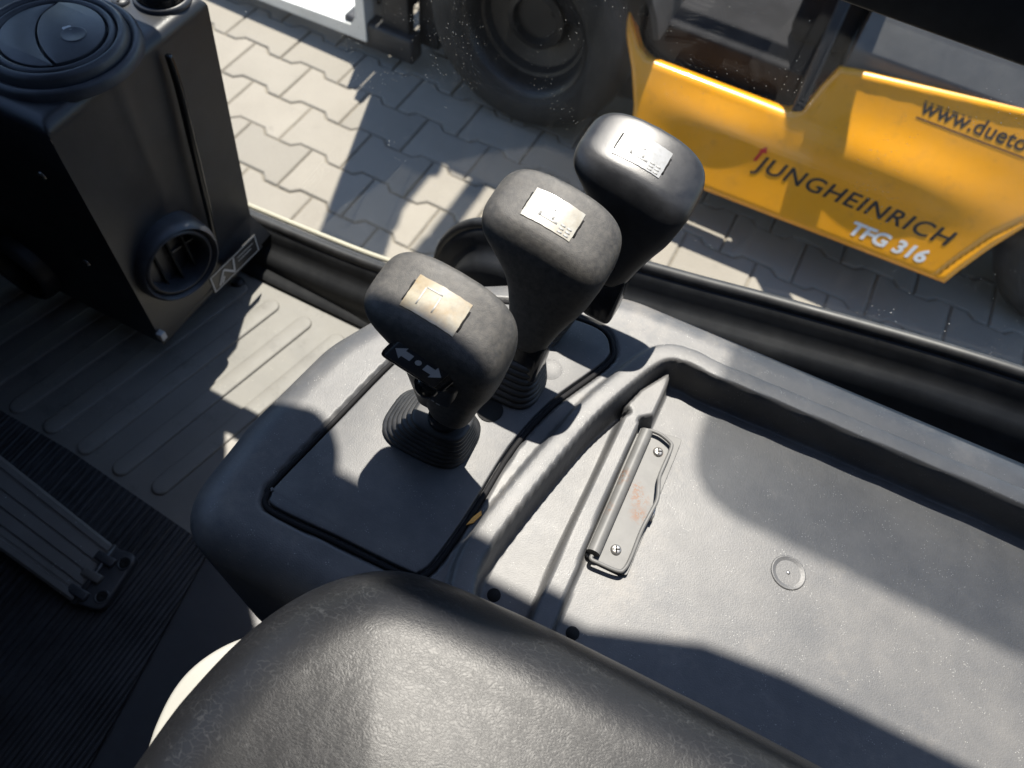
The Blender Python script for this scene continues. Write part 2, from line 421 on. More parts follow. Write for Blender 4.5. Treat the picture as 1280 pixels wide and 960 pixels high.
# ================================================================== PAVEMENT
UO = np.array((-1.3668, 1.6479)); UU = np.array((.99988, -.01567)); VV = np.array((-.01567, -.99988))
PL, PW, PS = .2, .141, .0195
def paver_mesh():
    a, d = .2 * PL, .1 * PL; g = .0022
    top = [(0, -PS / 2), (a, -PS / 2), (a + d, PS / 2), (PL - a - d, PS / 2), (PL - a, -PS / 2), (PL, -PS / 2)]
    bot = [(x, PW - y) for x, y in top][::-1]
    P = np.array(top + bot) ; P = P - P.mean(0)
    def inset(P, k):
        e0 = P - np.roll(P, 1, 0); e1 = np.roll(P, -1, 0) - P
        n0 = np.stack([-e0[:, 1], e0[:, 0]], 1); n0 /= np.linalg.norm(n0, axis=1)[:, None]
        n1 = np.stack([-e1[:, 1], e1[:, 0]], 1); n1 /= np.linalg.norm(n1, axis=1)[:, None]
        return P + (n0 + n1) / (1 + np.sum(n0 * n1, 1))[:, None] * k
    rings = []
    for k, z in ((g, -.05), (g, -.0045), (g + .0022, -.0012), (g + .0055, 0)):
        Q = inset(P, k); rings.append([(UU[0] * q[0] + VV[0] * q[1], UU[1] * q[0] + VV[1] * q[1], z) for q in Q])
    V, F = loft(rings, False, True)
    F = [tuple(f)[::-1] for f in F]
    return V, F
pv = TH('pavement', (0, 0, 0), 'grey concrete interlocking paving under the parked forklifts', None, None, 'structure')
tag(pv.part('joint_bed', *box(-30, 30, -30, 30, -.2, -.0055), m_joint, False), kind='stuff')
PV, PF = paver_mesh()
pmesh = bpy.data.meshes.new('paver'); pmesh.from_pydata(PV, [], PF); pmesh.update(); pmesh.materials.append(m_paver)
CAM = np.array((0, 0, 1.466)); RC = np.array([cr, cd, cf])
def proj(p):
    c = RC @ (np.array(p) - CAM)
    return (c[0] / c[2] * 931 + 640, c[1] / c[2] * 931 + 480, c[2]) if c[2] > .05 else (1e6, 1e6, c[2])
cells = []
for j in range(-12, 16):
    for i in range(-12, 22):
        c = UO + UU * ((i + .5 + (j % 2) * .5) * PL) + VV * ((j + .5) * PW)
        px, py, dp = proj((c[0], c[1], 0))
        sc = 0
        if 250 < px < 1330 and -60 < py < 480 and c[1] > .5: sc = 1 / dp
        cells.append((sc, c))
cells.sort(key=lambda t: -t[0])
near = [c for s_, c in cells if s_ > 0][:300]; ids = {tuple(c) for c in near}
for c in near:
    o = bpy.data.objects.new('paver', pmesh); COL.objects.link(o); o.parent = pv.o
    o.location = (c[0], c[1], random.uniform(-.0015, .001)); o.rotation_euler = (random.uniform(-.006, .006), random.uniform(-.006, .006), random.uniform(-.004, .004))
V, F = [], []
for s_, c in cells:
    if tuple(c) in ids: continue
    o_ = len(V); dz = random.uniform(-.0015, .001)
    V += [(v[0] + c[0], v[1] + c[1], v[2] + dz) for v in PV]; F += [tuple(k + o_ for k in f) for f in PF]
tag(pv.part('paver_field', V, F, m_paver, False), kind='stuff')

# ================================================================== NEIGHBOUR FORKLIFT
fk = TH('forklift', (0, 1.95, 0), 'yellow forklift with black wheels and lettering, parked outside the window', 'forklift')
def py_(x, z): return 1.495 + .55 * (z - .14)
side = [(-0.289, 0.142), (0.1, 0.149), (0.539, 0.158), (0.554, 0.196), (0.579, 0.251), (0.617, 0.317), (0.68, 0.384), (0.774, 0.441), (0.919, 0.47), (1.277, 0.479), (1.285, 0.576), (0.923, 0.542), (0.47, 0.508), (0.123, 0.47), (0.09, 0.464), (0.073, 0.422), (0.057, 0.369), (0.035, 0.358), (-0.152, 0.356), (-0.329, 0.354), (-0.357, 0.369), (-0.407, 0.426), (-0.442, 0.485), (-0.475, 0.60), (-0.50, 0.74), (-0.56, 0.74), (-0.535, 0.60), (-0.507, 0.508), (-0.464, 0.446), (-0.406, 0.393), (-0.354, 0.322), (-0.317, 0.256), (-0.298, 0.196)]
def bulge(X, Z):
    b = .016 * np.exp(-((X - .28) / .22) ** 2 - ((Z - .325) / .055) ** 2) + .010 * np.exp(-((X + .12) / .14) ** 2 - ((Z - .285) / .045) ** 2)
    lip = .006 * sst(.05, .0, .477 + .11 * (X - .088) - Z) * sst(.06, .1, X)
    seam = -.006 * np.exp(-(line_dist(X, Z, [(0.505, 0.149), (0.532, 0.214), (0.565, 0.28), (0.618, 0.346), (0.692, 0.412), (0.797, 0.479)]) / .0035) ** 2)
    return b + lip + seam
V, F = molded(side, .012, .05, .006, bulge)
def on_side(x, z, h): return (x, py_(x, z) - h * .876, z + h * .482)
fk.part('side_panel', [on_side(*v) for v in V], [f[::-1] for f in F], m_yellow)
def letters(name, body, x, z, size, mat, shear=0., off=0., sp=1., width=None):
    me = text_mesh(body, size, .00015, shear, off, sp)
    xs = [v.co.x for v in me.vertices]; k = width / (max(xs) - min(xs)) if width else 1; x0 = min(xs)
    for v in me.vertices:
        X = x + (v.co.x - x0) * k; Z = z + v.co.y * .87
        hh = float(bulge(np.array([X]), np.array([Z]))[0])
        v.co = on_side(X, Z, hh + .0005 + v.co.z)
    o = link(name, me, mat, None, False); o.parent = fk.o; o.matrix_parent_inverse = Matrix.Translation(-Vector(fk.o.location)); return o
letters('lettering', 'JUNGHEINRICH', .012, .229, .052, m_letter, .22, .0007, 1.1, .488)
letters('lettering', 'TFG 316', .286, .180, .045, m_letter_w, .2, .0016, 1.0, .185)
letters('lettering', 'www.dueto', .287, .438, .047, m_letter, .0, .0006, 1.02, .232)
# slab serifs on the upper arms of the w's and the underline
ser = []
for k in range(3):
    for q in (0, .5, 1):
        x0 = .2895 + k * .0345 + q * .0275
        ser.append([(x0 - .003, .4585), (x0 + .004, .4585), (x0 + .004, .4607), (x0 - .003, .4607)])
ser.append([(.288, .427), (.61, .427), (.61, .430), (.288, .430)])
V, F = [], []
for q in ser:
    o_ = len(V)
    n_ = 12 if q[1][0] - q[0][0] > .05 else 1
    for s_ in range(n_ + 1):
        t_ = s_ / n_
        for za in (q[0][1], q[2][1]):
            X = q[0][0] * (1 - t_) + q[1][0] * t_
            V.append(on_side(X, za, float(bulge(np.array([X]), np.array([za]))[0]) + .0006))
    F += [(o_ + 2 * s_, o_ + 2 * s_ + 2, o_ + 2 * s_ + 3, o_ + 2 * s_ + 1) for s_ in range(n_)]
fk.part('underline', V, F, m_letter, False)
V = [on_side(x, z, float(bulge(np.array([x]), np.array([z]))[0]) + .0008) for x, z in ((.006, .244), (.014, .244), (.021, .266), (.029, .266), (.023, .280), (.008, .266), (.013, .266))]
fk.part('logo_arrow', V, [(0, 1, 2, 3, 4, 5, 6)], m_letter_r, False)
# dark hood, step well and chassis behind the panel
hc = round_poly([(1.695, .42), (1.695, .500), (1.735, .555), (1.95, .90), (2.0, .93), (2.35, .95), (2.35, .42)], [0, .02, .03, .05, .05, .05, 0], 4)
fk.part('hood', *loft([[(x, y, z) for y, z in hc] for x in (.10, .105, .8, 1.35)]), m_greyplastic, True, 40)
fk.part('step_well', *box(-.62, .098, 1.70, 2.35, .30, .40, .01), m_well, True, 40)
fk.part('seat_base', *box(-.05, .095, 1.80, 2.25, .40, .85, .03), m_well, True, 40)
fk.part('cowl', *box(-.62, -.44, 1.66, 2.36, .40, .98, .04), m_well, True, 40)
fk.part('chassis', *box(-.95, 1.3, 1.74, 2.3, .12, .31, .02), m_chassis, True, 40)
fk.part('counterweight', *box(.96, 1.40, 1.66, 2.34, .20, .50, .05), m_yellow, True, 40)
fk.part('rear_pillar', *beam((.050, 1.630, .350), (.036, 1.765, .58), .028, .03, (0, 1, 0), .006), m_chassis, True, 40)
fk.part('rear_pillar', *beam((.036, 1.765, .57), (.42, 1.74, 2.08), .06, .05, (0, 1, 0), .01), m_chassis, True, 40)
fk.part('rear_pillar', *beam((.60, 2.36, .90), (.62, 2.46, 2.08), .06, .05, (0, 1, 0), .01), m_chassis, True, 40)
fk.part('front_pillar', *beam((-.56, 1.72, .60), (-.62, 1.74, 2.08), .07, .06, (0, 1, 0), .01), m_chassis, True, 40)
fk.part('front_pillar', *beam((-.48, 2.36, .60), (-.90, 2.46, 2.08), .07, .06, (0, 1, 0), .01), m_chassis, True, 40)
fk.part('roof_plate', *box(-.95, .62, 1.66, 2.02, 2.08, 2.13, .02), m_chassis, True, 40)  # unseen; kept solid and extended forward to shade the paving
fk.part('roof_rail', *box(-.95, .64, 2.45, 2.50, 2.08, 2.13, .02), m_chassis, True, 40)
for x in (-.92, .62): fk.part('roof_bar', *box(x - .025, x + .025, 2.02, 2.46, 2.085, 2.125, .008), m_chassis, True, 40)
def wheel(cx, y0, cz, r, wd):
    pr = [(r * .60, .02), (r * .66, .006), (r * .70, .0), (r * .86, .004), (r * .93, .016), (r * .975, .035), (r, .06), (r, wd - .05), (r * .95, wd - .01), (r * .6, wd)]
    ty = fk.part('tyre', *lathe(pr, (cx, y0, cz), (0, 1, 0), 56), m_tyre, True, 40)
    pr = [(r * .62, .012), (r * .60, .016), (r * .575, .022), (r * .55, .05), (r * .53, .075), (r * .50, .078), (r * .47, .10), (r * .30, .115), (r * .28, .09), (r * .22, .085), (r * .20, .105), (.002, .105)]
    fk.part('rim', *lathe(pr, (cx, y0, cz), (0, 1, 0), 56), m_rim, True, 40, under=ty)
wheel(-.655, 1.60, .285, .285, .2)
wheel(.86, 1.64, .24, .24, .19)
# front wheel housing (yellow-edged dark arch above the tyre)
a_ = [R(18 + 150 * k / 18) for k in range(19)]
V, F = [], []
for t_ in a_:
    for rr, yy in ((.36, 1.63), (.36, 2.0), (.345, 2.0), (.345, 1.63)): V.append((-.655 + math.cos(t_) * rr, yy, .285 + math.sin(t_) * rr))
for k in range(18):
    for q in range(4): F.append((k * 4 + q, k * 4 + (q + 1) % 4, k * 4 + 4 + (q + 1) % 4, k * 4 + 4 + q))
fk.part('wheel_arch', V, F, m_chassis, True, 40)
# mast, carriage and fork tines
for y in (1.665, 2.20):
    fk.part('mast_rail', *box(-1.115, -1.025, y, y + .035, .06, 2.1, .006), m_chassis, True, 40)
    fk.part('mast_rail', *box(-1.02, -.955, y + .045, y + .10, .06, 2.1, .006), m_chassis, True, 40)
for z in (.16, .55, 1.2, 2.02): fk.part('mast_crossbar', *box(-1.10, -1.04, 1.70, 2.2, z, z + .07, .006), m_chassis, True, 40)
fk.part('lift_cylinder', *tube([(-1.06, 1.95, .1), (-1.06, 1.95, 2.0)], .05, 20), m_chassis)
fk.part('mast_shade_plate', *box(-1.12, -1.105, 1.70, 2.2, .12, 2.05, .003), m_chassis, False)  # added sheet closing the mast so its shadow covers the paving
for z in (.14, .48): fk.part('carriage_plate', *box(-1.17, -1.14, 1.70, 2.30, z, z + .09, .006), m_chassis, True, 40)
for y in (1.632, 2.02):
    pts = [(-1.15, .06), (-2.2, .04), (-2.25, .05), (-1.20, .098), (-1.18, .13), (-1.18, .32), (-1.15, .32)]
    rings = [[(x, yy, z) for x, z in pts] for yy in (y, y + .125)]
    fk.part('fork_tine', *loft(rings), m_tine, False)
fk.part('mast_foot', *box(-1.23, -1.0, 1.640, 1.70, .035, .115, .01), m_chassis, True, 40)

# ================================================================== OWN CAB: shell, roof guard
sh = TH('cab_shell', (0, 0, .12), 'black cab body and chassis round the footwell', None, None, 'structure')
sh.part('chassis', *box(-1.15, 1.2, -.58, .57, .12, .50, .02), m_chassis, False)
sh.part('front_bulkhead', *box(-1.16, -1.10, -.58, .46, .50, 1.25, .02), m_black, True, 40)  # unseen above the footwell, raised to keep sky light out
sh.part('left_wall', *box(-1.10, .9, -.62, -.57, .50, 1.99, .02), m_black, True, 40)  # unseen; closed up to the roof to darken the cab
sh.part('rear_wall', *box(.86, .90, -.57, .50, .50, 1.99, .01), m_black, True, 40)  # unseen; added to keep sky light off the grip fronts
sh.part('dash_shelf', *box(-1.10, -.64, -.55, .285, .90, .985, .03), m_black, True, 40)
sh.part('under_dash', *box(-1.10, -.86, -.55, .44, .78, 1.0, .03), m_black, True, 40)
og = TH('overhead_guard', (0, 0, 2.0), 'black overhead guard roof of the cab, with added unseen shadow-casting panels', 'roof guard')
for y0, y1, x0, x1 in ((-.60, -.335, -.75, .75), (-.325, -.06, -.75, .75), (-.05, .20, -.75, .75), (.527, .612, -.75, .75)):
    og.part('roof_bar', *box(x0, x1, y0, y1, 2.0, 2.05, .01), m_roof, True, 40)
og.part('roof_beam', *plate([(-.11, .606), (-.03, .636), (.03, .643), (.75, .656), (.75, .602), (-.11, .602)], 1.995, 2.04), m_roof, False)  # unseen; outer edge shaped to cast the shadow line across the tray
og.part('seat_shadow_caster', *plate([(-.185 + .075 * math.cos(k * math.pi / 20), .523 + .036 * math.sin(k * math.pi / 20)) for k in range(40)], 1.985, 1.998), m_roof, False)  # added ellipse that throws the dark patch on the seat corner
og.part('front_roof_panel', *box(-1.12, -.42, -.60, .612, 2.052, 2.07, .004), m_roof, True, 40)  # unseen; added to block sun from the footwell
cp = catmull([(-.57, 1.228), (-.525, 1.44), (-.445, 1.68), (-.402, 1.785), (-.367, 1.83), (-.332, 1.822), (-.307, 1.875), (-.30, 2.0)], 5)
cp = [tuple(p) for p in cp] + [(-1.12, 2.0), (-1.12, 1.228)]
V, F = plate(cp, 0, .012, .002, 2); og.part('corner_light_block', [(v[0], .556 + v[2], v[1]) for v in V], F, m_roof, False)  # added sun blocker, edge curved to shape shadow on floor and console
vm, n, l, b = new_mat('tinted_shade_sheet'); n.remove(b)  # part-transparent so the added sheet casts only a light shadow
tb = n.new('ShaderNodeBsdfTransparent'); tb.inputs[0].default_value = (.62, .63, .64, 1); gb = n.new('ShaderNodeBsdfGlossy'); gb.inputs['Roughness'].default_value = .1
mb = n.new('ShaderNodeMixShader'); mb.inputs[0].default_value = .05; l.new(tb.outputs[0], mb.inputs[1]); l.new(gb.outputs[0], mb.inputs[2]); l.new(mb.outputs[0], n['Material Output'].inputs[0])
og.part('shade_caster_sheet', *plate(round_poly([(-.127, .860), (.9, .860), (.9, 1.12), (-.127, 1.12)], .06), 2.27, 2.285), vm, False)  # unseen sheet added to cast the soft shadow on the tray
for x in (-.73, .70): og.part('cross_bar', *box(x, x + .05, -.60, .60, 1.955, 2.0, .008), m_roof, True, 40)
for x in (.30, .80): og.part('shade_sheet_arm', *beam((x, .61, 2.03), (x, .91, 2.265), .03, .012, (1, 0, 0), .003), m_roof, True, 40)  # arms holding the added shadow sheet
for y in (-.58, .56): og.part('pillar', *beam((.78, y, .5), (.72, y, 2.0), .06, .05, (0, 1, 0), .01), m_roof, True, 40)
for y in (-.58, .57): og.part('pillar', *beam((-1.12, y, .5), (-.73, y, 2.0), .05, .04, (0, 1, 0), .01), m_roof, True, 40)

# ================================================================== DOOR
dr = TH('cab_door', (0, .56, .55), 'black framed cab door with dusty window on the right side', 'door')
path = catmull([(-1.05, .575), (-.80, .600), (-.50, .622), (-.40, .634), (-.345, .648), (-.318, .690), (-.305, .742), (-.280, .787), (-.244, .815), (-.19, .830), (-.10, .846), (0, .866), (.105, .889), (.305, .926), (.60, .955), (.95, .97)], 10)
d_ = np.gradient(path, axis=0); d_ /= np.linalg.norm(d_, axis=1)[:, None]; nrm = np.stack([-d_[:, 1], d_[:, 0]], 1)
def sweep(prof, n_=None):
    rings = []
    for (x, z), (nx, nz) in list(zip(path, nrm))[:n_]:
        rings.append([(x + nx * h, y, z + nz * h) for y, h in prof])
    return loft(rings, True, True)
def arc(cy, ch, r, a0, a1, k=6): return [(cy + r * math.cos(R(a0 + (a1 - a0) * i / k)), ch + r * math.sin(R(a0 + (a1 - a0) * i / k))) for i in range(k + 1)]
dr.part('seal', *sweep(arc(.556, -.006, .0075, 0, 330, 12)), m_seal)
dr.part('outer_lip', *sweep(arc(.572, -.004, .004, 0, 330, 8), 42), M('sill_paint', (.30, .28, .22), .4, var=.15, dust=((.3, .27, .2), .3, 40)))
prof = [(.5495, -.007), (.5465, -.009), (.543, -.014), (.5395, -.022), (.536, -.029), (.531, -.033), (.525, -.0355), (.519, -.040), (.515, -.047), (.512, -.056), (.509, -.064), (.504, -.071), (.500, -.080), (.498, -.11), (.498, -.16), (.55, -.16), (.562, -.015)]
dr.part('frame_rail', *sweep(prof[::-1]), m_frame, True, 70)
# low sill tread in front of the console
tread = [(.497, .548), (.497, .556), (.503, .561), (.520, .563), (.530, .571), (.538, .574), (.546, .571), (.55, .54)]
V, F = loft([[(x, y, z) for y, z in tread] for x in (-1.05, -.70, -.40, -.24)]); dr.part('sill_tread', V, F, m_frame, True, 40)
# skin below the window line
V, F = [], []
for x, z in path: V += [(x, .548, z - .02), (x, .548, .50), (x, .578, .50), (x, .578, z - .02)]
for i in range(len(path) - 1):
    for q in range(4): F.append((i * 4 + q, i * 4 + (q + 1) % 4, i * 4 + 4 + (q + 1) % 4, i * 4 + 4 + q))
dr.part('door_skin', V, F, m_frame, False)
V, F = [], []
for x, z in path: V += [(x, .5585, z - .012), (x, .5625, z - .012), (x, .5625, 1.185), (x, .5585, 1.185)]
for i in range(len(path) - 1):
    for q in range(4): F.append((i * 4 + q, i * 4 + (q + 1) % 4, i * 4 + 4 + (q + 1) % 4, i * 4 + 4 + q))
F += [(0, 1, 2, 3)[::-1], tuple(range(len(V) - 4, len(V)))]
dr.part('window_pane', V, F, m_glass, False)
dr.part('window_rail', *box(-1.0, .95, .548, .576, 1.179, 1.225, .006), m_frame, True, 40)

# ================================================================== FLOOR
fl = TH('floor', (-.6, .3, .5), 'pale painted steel floor plate with pressed ribs', None, None, 'structure')
fl.part('plate', *box(-1.10, .45, .131, .498, .50, .550, .003), m_floor, True, 40)
fl.part('heel_plate', *box(-1.10, .45, -.55, .130, .50, .5495, .003), m_black, True, 40)
rd = np.array((.222, .975)); rn = np.array((.975, -.222))
for k in range(-1, 10):
    c1 = np.array((-.4793, .4623)) - np.array((.0577, -.002)) * k; c0 = c1 - rd * .305
    if k == -1: c0 = c1 - rd * .30
    hw = .0125
    pts = []
    for t_ in range(13): a = R(-90 + 180 * t_ / 12); pts.append(c1 + rn * hw * -math.sin(a) * -1 + rd * hw * math.cos(a))
    for t_ in range(13): a = R(90 + 180 * t_ / 12); pts.append(c0 + rn * hw * math.sin(a) + rd * hw * math.cos(a))
    fl.part('rib', *plate(pts, .549, .5535, .003), m_floor, True, 60)
fl.part('plug', *lathe([(.010, 0), (.010, .004), (.008, .008), (.004, .0095), (.0002, .010)], (-.6026, .4754, .550), (0, 0, 1), 20), m_black)
mt_ = TH('floor_mat', (-.62, -.2, .55), 'black ribbed rubber mat on the footwell floor', 'mat')
outl = round_poly([(-1.09, .160), (-.62, .152), (-.385, .132), (-.345, -.13), (-.345, -.54), (-1.09, -.54)], [.0, .0, .02, .0, .0, .0])
xs = np.arange(-1.09, -.345, .0011)
ys = np.linspace(0, 1, 12)
V, F = [], []
for x in xs:
    yt = .152 + (-.62 - x) * .017 if x < -.62 else (.152 - (x + .62) * .085 if x < -.385 else .132 - (x + .385) * 6.55)
    zz = .5535 + .0011 * (1 if (x / .0062) % 1 < .5 else -1) * min(1, abs(((x / .0062) % 1) - .5 - (0 if (x / .0062) % 1 > .5 else 0)) * 9 + .3)
    V.append((x, yt, .5502))
    for t_ in ys: V.append((x, yt * (1 - t_) + -.54 * t_ - .0005 * (1 - t_), zz))
n_ = len(ys) + 1
for i in range(len(xs) - 1):
    for j in range(n_ - 1): F.append((i * n_ + j, i * n_ + j + 1, (i + 1) * n_ + j + 1, (i + 1) * n_ + j)[::-1])
mt_.part('ribbed_sheet', V, F, m_mat, False)

# ================================================================== PEDAL
pd = TH('accelerator_pedal', (-.46, .045, .555), 'long grey grooved accelerator pedal hinged on the floor mat', 'pedal')
A0, A1 = np.array((-.480, .079)), np.array((-.474, .006))        # hinge end, right and left edge
ax = np.array((-.9925, .122)); ax /= np.linalg.norm(ax); wv = (A1 - A0); wd = np.linalg.norm(wv); wv /= wd
def pp(u, v, h): 
    q = A0 + ax * u + wv * v * (1 + u * .55); return (q[0], q[1], .566 + u * .30 + h)
rows = []
for u in (0, .003, .28):
    r_ = []
    for v, h in ((0, -.008), (0, .0), (.003, .0025), (.009, .0025), (.0095, .0), (.012, 0), (.0125, .001)): r_.append(pp(u, v, h - (.001 if u == 0 else 0)))
    for g in (.026, .040, .054):
        for v, h in ((g - .0012, .001), (g - .0009, -.0015), (g + .0009, -.0015), (g + .0012, .001)): r_.append(pp(u, v, h - (.001 if u == 0 else 0)))
    for v, h in ((wd - .0125, .001), (wd - .012, 0), (wd - .0095, .0), (wd - .009, .0025), (wd - .003, .0025), (wd, 0), (wd, -.008)): r_.append(pp(u, v, h - (.001 if u == 0 else 0)))
    rows.append(r_)
pd.part('pedal_plate', *loft(rows), m_pedal, False)
ho = round_poly([(-.478, .078), (-.446, .083), (-.439, .012), (-.472, .006)], [.003, .012, .012, .003])
hp = pd.part('hinge_plate', *plate(ho, .551, .566, .003), m_hinge, True, 50)
for c in ((-.4535, .068), (-.4495, .026)):
    pd.part('screw_hole', *lathe([(.0085, .0), (.0082, .0012), (.0065, .0013), (.0062, -.004)], (c[0], c[1], .5662), (0, 0, 1), 20), m_hinge, under=hp)
    pd.part('screw', *lathe([(.0062, .0004), (.0045, .001), (.0015, .001), (.001, .0002), (.0001, .0002)], (c[0], c[1], .5660), (0, 0, 1), 18), m_hole, under=hp)
for v in (.010, .032, .054):
    q0 = A0 + wv * v; 
    V, F = box(-.488, -.462, q0[1] - .013, q0[1] - .002, .562, .5715, .0025)
    pd.part('hinge_knuckle', V, F, m_pedal if v == .032 else m_hinge, True, 40)
pd.part('hinge_pin', *tube([(A0[0] + .003, A0[1] + .001, .5665), (A1[0] + .003, A1[1] - .001, .5665)], .0035), m_hinge)

# ================================================================== DASHBOARD TOWER
tw = TH('dashboard_tower', (-.7, .4, .67), 'black plastic dashboard tower with round air vents at the footwell', 'dashboard')
VC = (-.6025, .377); TZ = 1.002
face = []
for k in range(60):
    y = .293 + (.512 - .293) * k / 59
    dx = .0600 ** 2 - (y - VC[1]) ** 2
    face.append((max(-.541 - .006 * (k / 59), VC[0] + math.sqrt(dx) if dx > 0 else -9), y))
outl = face + [(-.90, .512), (-.90, .293)]
V, F = molded(outl, .011, .325, .004)
def twist(v):
    x, y, h = v; t_ = max(0, -h) / .335
    flare = .020 * max(0, t_ - .86) / .14
    fy = (y - .293) / .219
    return (x - .003 * t_ + flare * (1 if fy > .6 else 0) * .6, .293 + (y - .293) * (1 - .125 * t_) + flare * max(0, fy), TZ + h)
body = tw.part('body', [twist(v) for v in V], F, m_black)
tw.part('bottom_lip', *box(-.80, -.545, .300, .462, .664, .674, .003), m_black, True, 40)
# groove down the face
gp = catmull([(-.5375, .4376, .985), (-.5365, .436, .95), (-.536, .4295, .8924), (-.536, .420, .81), (-.536, .4141, .7651), (-.537, .411, .73)], 8)
tw.part('groove', *tube(gp, [.0035 + .001 * math.sin(k * .1) for k in range(len(gp))], 10), m_gloss)
# top vent
vt = tw.part('air_vent', *lathe([(.073, -.002), (.072, .006), (.069, .009), (.066, .0085), (.0635, .006), (.062, .013), (.0595, .0165), (.0565, .017), (.0545, .015), (.0535, .011), (.052, .0155), (.049, .0165), (.0465, .0145), (.0455, .009), (.0002, .009)], (VC[0], VC[1], TZ), (0, 0, 1), 72), m_vent, True, 60)
def in_circ(r, n=48): return [(VC[0] + r * math.cos(2 * math.pi * k / n), VC[1] + r * math.sin(2 * math.pi * k / n)) for k in range(n)]
ch0, ch1 = np.array((-.5885, .3322)), np.array((-.553, .3545)); cn = np.array((ch1[1] - ch0[1], -(ch1[0] - ch0[0]))); cn /= np.linalg.norm(cn)
dv = catmull([(-.632, .420), (-.6294, .411), (-.6279, .3918), (-.6179, .3747), (-.6034, .3614), (-.5862, .3517), (-.5683, .3456), (-.560, .340)], 6)
X, Y = None, None
def flap(side_):
    pts = []
    for p in in_circ(.0445, 120):
        q = np.array(p)
        if (q - ch0) @ cn > 0: q = q - cn * ((q - ch0) @ cn)
        d2 = np.linalg.norm(dv - q, axis=1); i = max(1, min(len(dv) - 2, int(d2.argmin()))); t_ = dv[i + 1] - dv[i - 1]
        sd = t_[0] * (q - dv[i])[1] - t_[1] * (q - dv[i])[0]
        if sd * side_ > 0: pts.append(q)
    return pts
def order(pts, extra):
    al = [np.array(p) for p in pts] + [np.array(p) for p in extra]; c = np.mean(al, 0)
    return sorted(al, key=lambda q: math.atan2(q[1] - c[1], q[0] - c[0]))
inside = [p for p in dv if np.hypot(p[0] - VC[0], p[1] - VC[1]) < .0435 and (np.array(p) - ch0) @ cn < -.0005]
tnv = np.gradient(np.array(inside), axis=0); tnv /= np.linalg.norm(tnv, axis=1)[:, None]; nn_ = np.stack([-tnv[:, 1], tnv[:, 0]], 1)
for sd in (1, -1):
    arc_ = flap(sd); cut = [np.array(p) + nn_[k] * .0010 * sd for k, p in enumerate(inside)]
    # outline: cut edge in order, then the rim points walked the same way round
    a0 = np.array(cut[-1]); rest = list(arc_); seq = list(cut)
    while rest:
        k = min(range(len(rest)), key=lambda i: np.linalg.norm(rest[i] - seq[-1]))
        seq.append(rest.pop(k))
    fo = tw.part('flap', *plate(seq, TZ + .008, TZ + (.0168 if sd > 0 else .0155), .0012, 2), m_vent, True, 35, under=vt)
tw.part('thumb_dent', *lathe([(.011, .0), (.0105, .0006), (.0095, .0004), (.0002, -.0001)], (-.585, .385, TZ + .0169), (0, 0, 1), 28), m_vent, under=vt)
tw.part('scuff', *plate(round_poly([(-.600, .386), (-.596, .393), (-.590, .390), (-.594, .384)], .002), TZ + .0160, TZ + .0172, .0003, 1), m_mark, False, under=vt)
def cross_screw(th, c, axis, r, mat=m_steel, under=None, rot=.4):
    s_ = th.part('screw', *lathe([(r, 0), (r * .95, r * .25), (r * .6, r * .42), (.0001, r * .46)], c, axis, 20), mat, under=under)
    u, v, a = frame_of(axis); u, v = u * math.cos(rot) + v * math.sin(rot), v * math.cos(rot) - u * math.sin(rot)
    o = Vector(c) + a * (r * .40)
    V = []
    for p_, q_ in ((u, v), (v, u)):
        V += [o + p_ * r * sx * .62 + q_ * r * sy * .13 + a * dz for dz in (0, r * .09) for sx, sy in ((-1, -1), (1, -1), (1, 1), (-1, 1))]
    F = []
    for b_ in (0, 8): F += [(b_ + 4, b_ + 5, b_ + 6, b_ + 7)] + [(b_ + k, b_ + (k + 1) % 4, b_ + 4 + (k + 1) % 4, b_ + 4 + k) for k in range(4)]
    th.part('screw_slot', V, F, m_hole, False, under=s_)
    return s_
cross_screw(tw, (-.6055, .460, TZ), (0, 0, 1), .0085, m_vent)
kb = tw.part('switch_knob', *lathe([(.024, 0), (.0235, .010), (.021, .016), (.016, .018), (.0002, .018)], (-.578, .487, TZ), (0, 0, 1), 36), m_gloss)
tw.part('switch_ring', *lathe([(.0275, -.001), (.0275, .004), (.0245, .0045)], (-.578, .487, TZ), (0, 0, 1), 36), m_vent, under=kb)
# vents in the face and in the left side
def face_vent(c, ax_, r, dark):
    a = Vector(ax_).normalized()
    v_ = tw.part('air_vent', *lathe([(r * 1.10, -.012), (r * 1.08, .010), (r * 1.03, .018), (r * .97, .020), (r * .93, .017), (r * .90, .012), (r * .86, .0165), (r * .80, .017), (r * .76, .013), (r * .745, .004), (r * .74, -.02), (.0002, -.022)], c, ax_, 56), m_vent if not dark else m_black, True, 60)
    u, v, a = frame_of(ax_); o = Vector(c)
    for k in (-1, 0, 1):
        h_ = r * .40 * k; w_ = math.sqrt(max(0, (r * .735) ** 2 - h_ ** 2))
        V, F = beam(o + v * h_ - u * w_ - a * .004, o + v * h_ + u * w_ - a * .004, .0022, .016, a)
        tw.part('vane', V, F, m_hole, False, under=v_)
    tw.part('vane', *beam(o - v * r * .7 - a * .01, o + v * r * .7 - a * .01, .0022, .012, a), m_vent, False, under=v_)
face_vent((-.540, .352, .777), (.95, -.22, .06), .047, False)
face_vent((-.735, .293, .668 + .04), (0, -1, 0), .045, True)
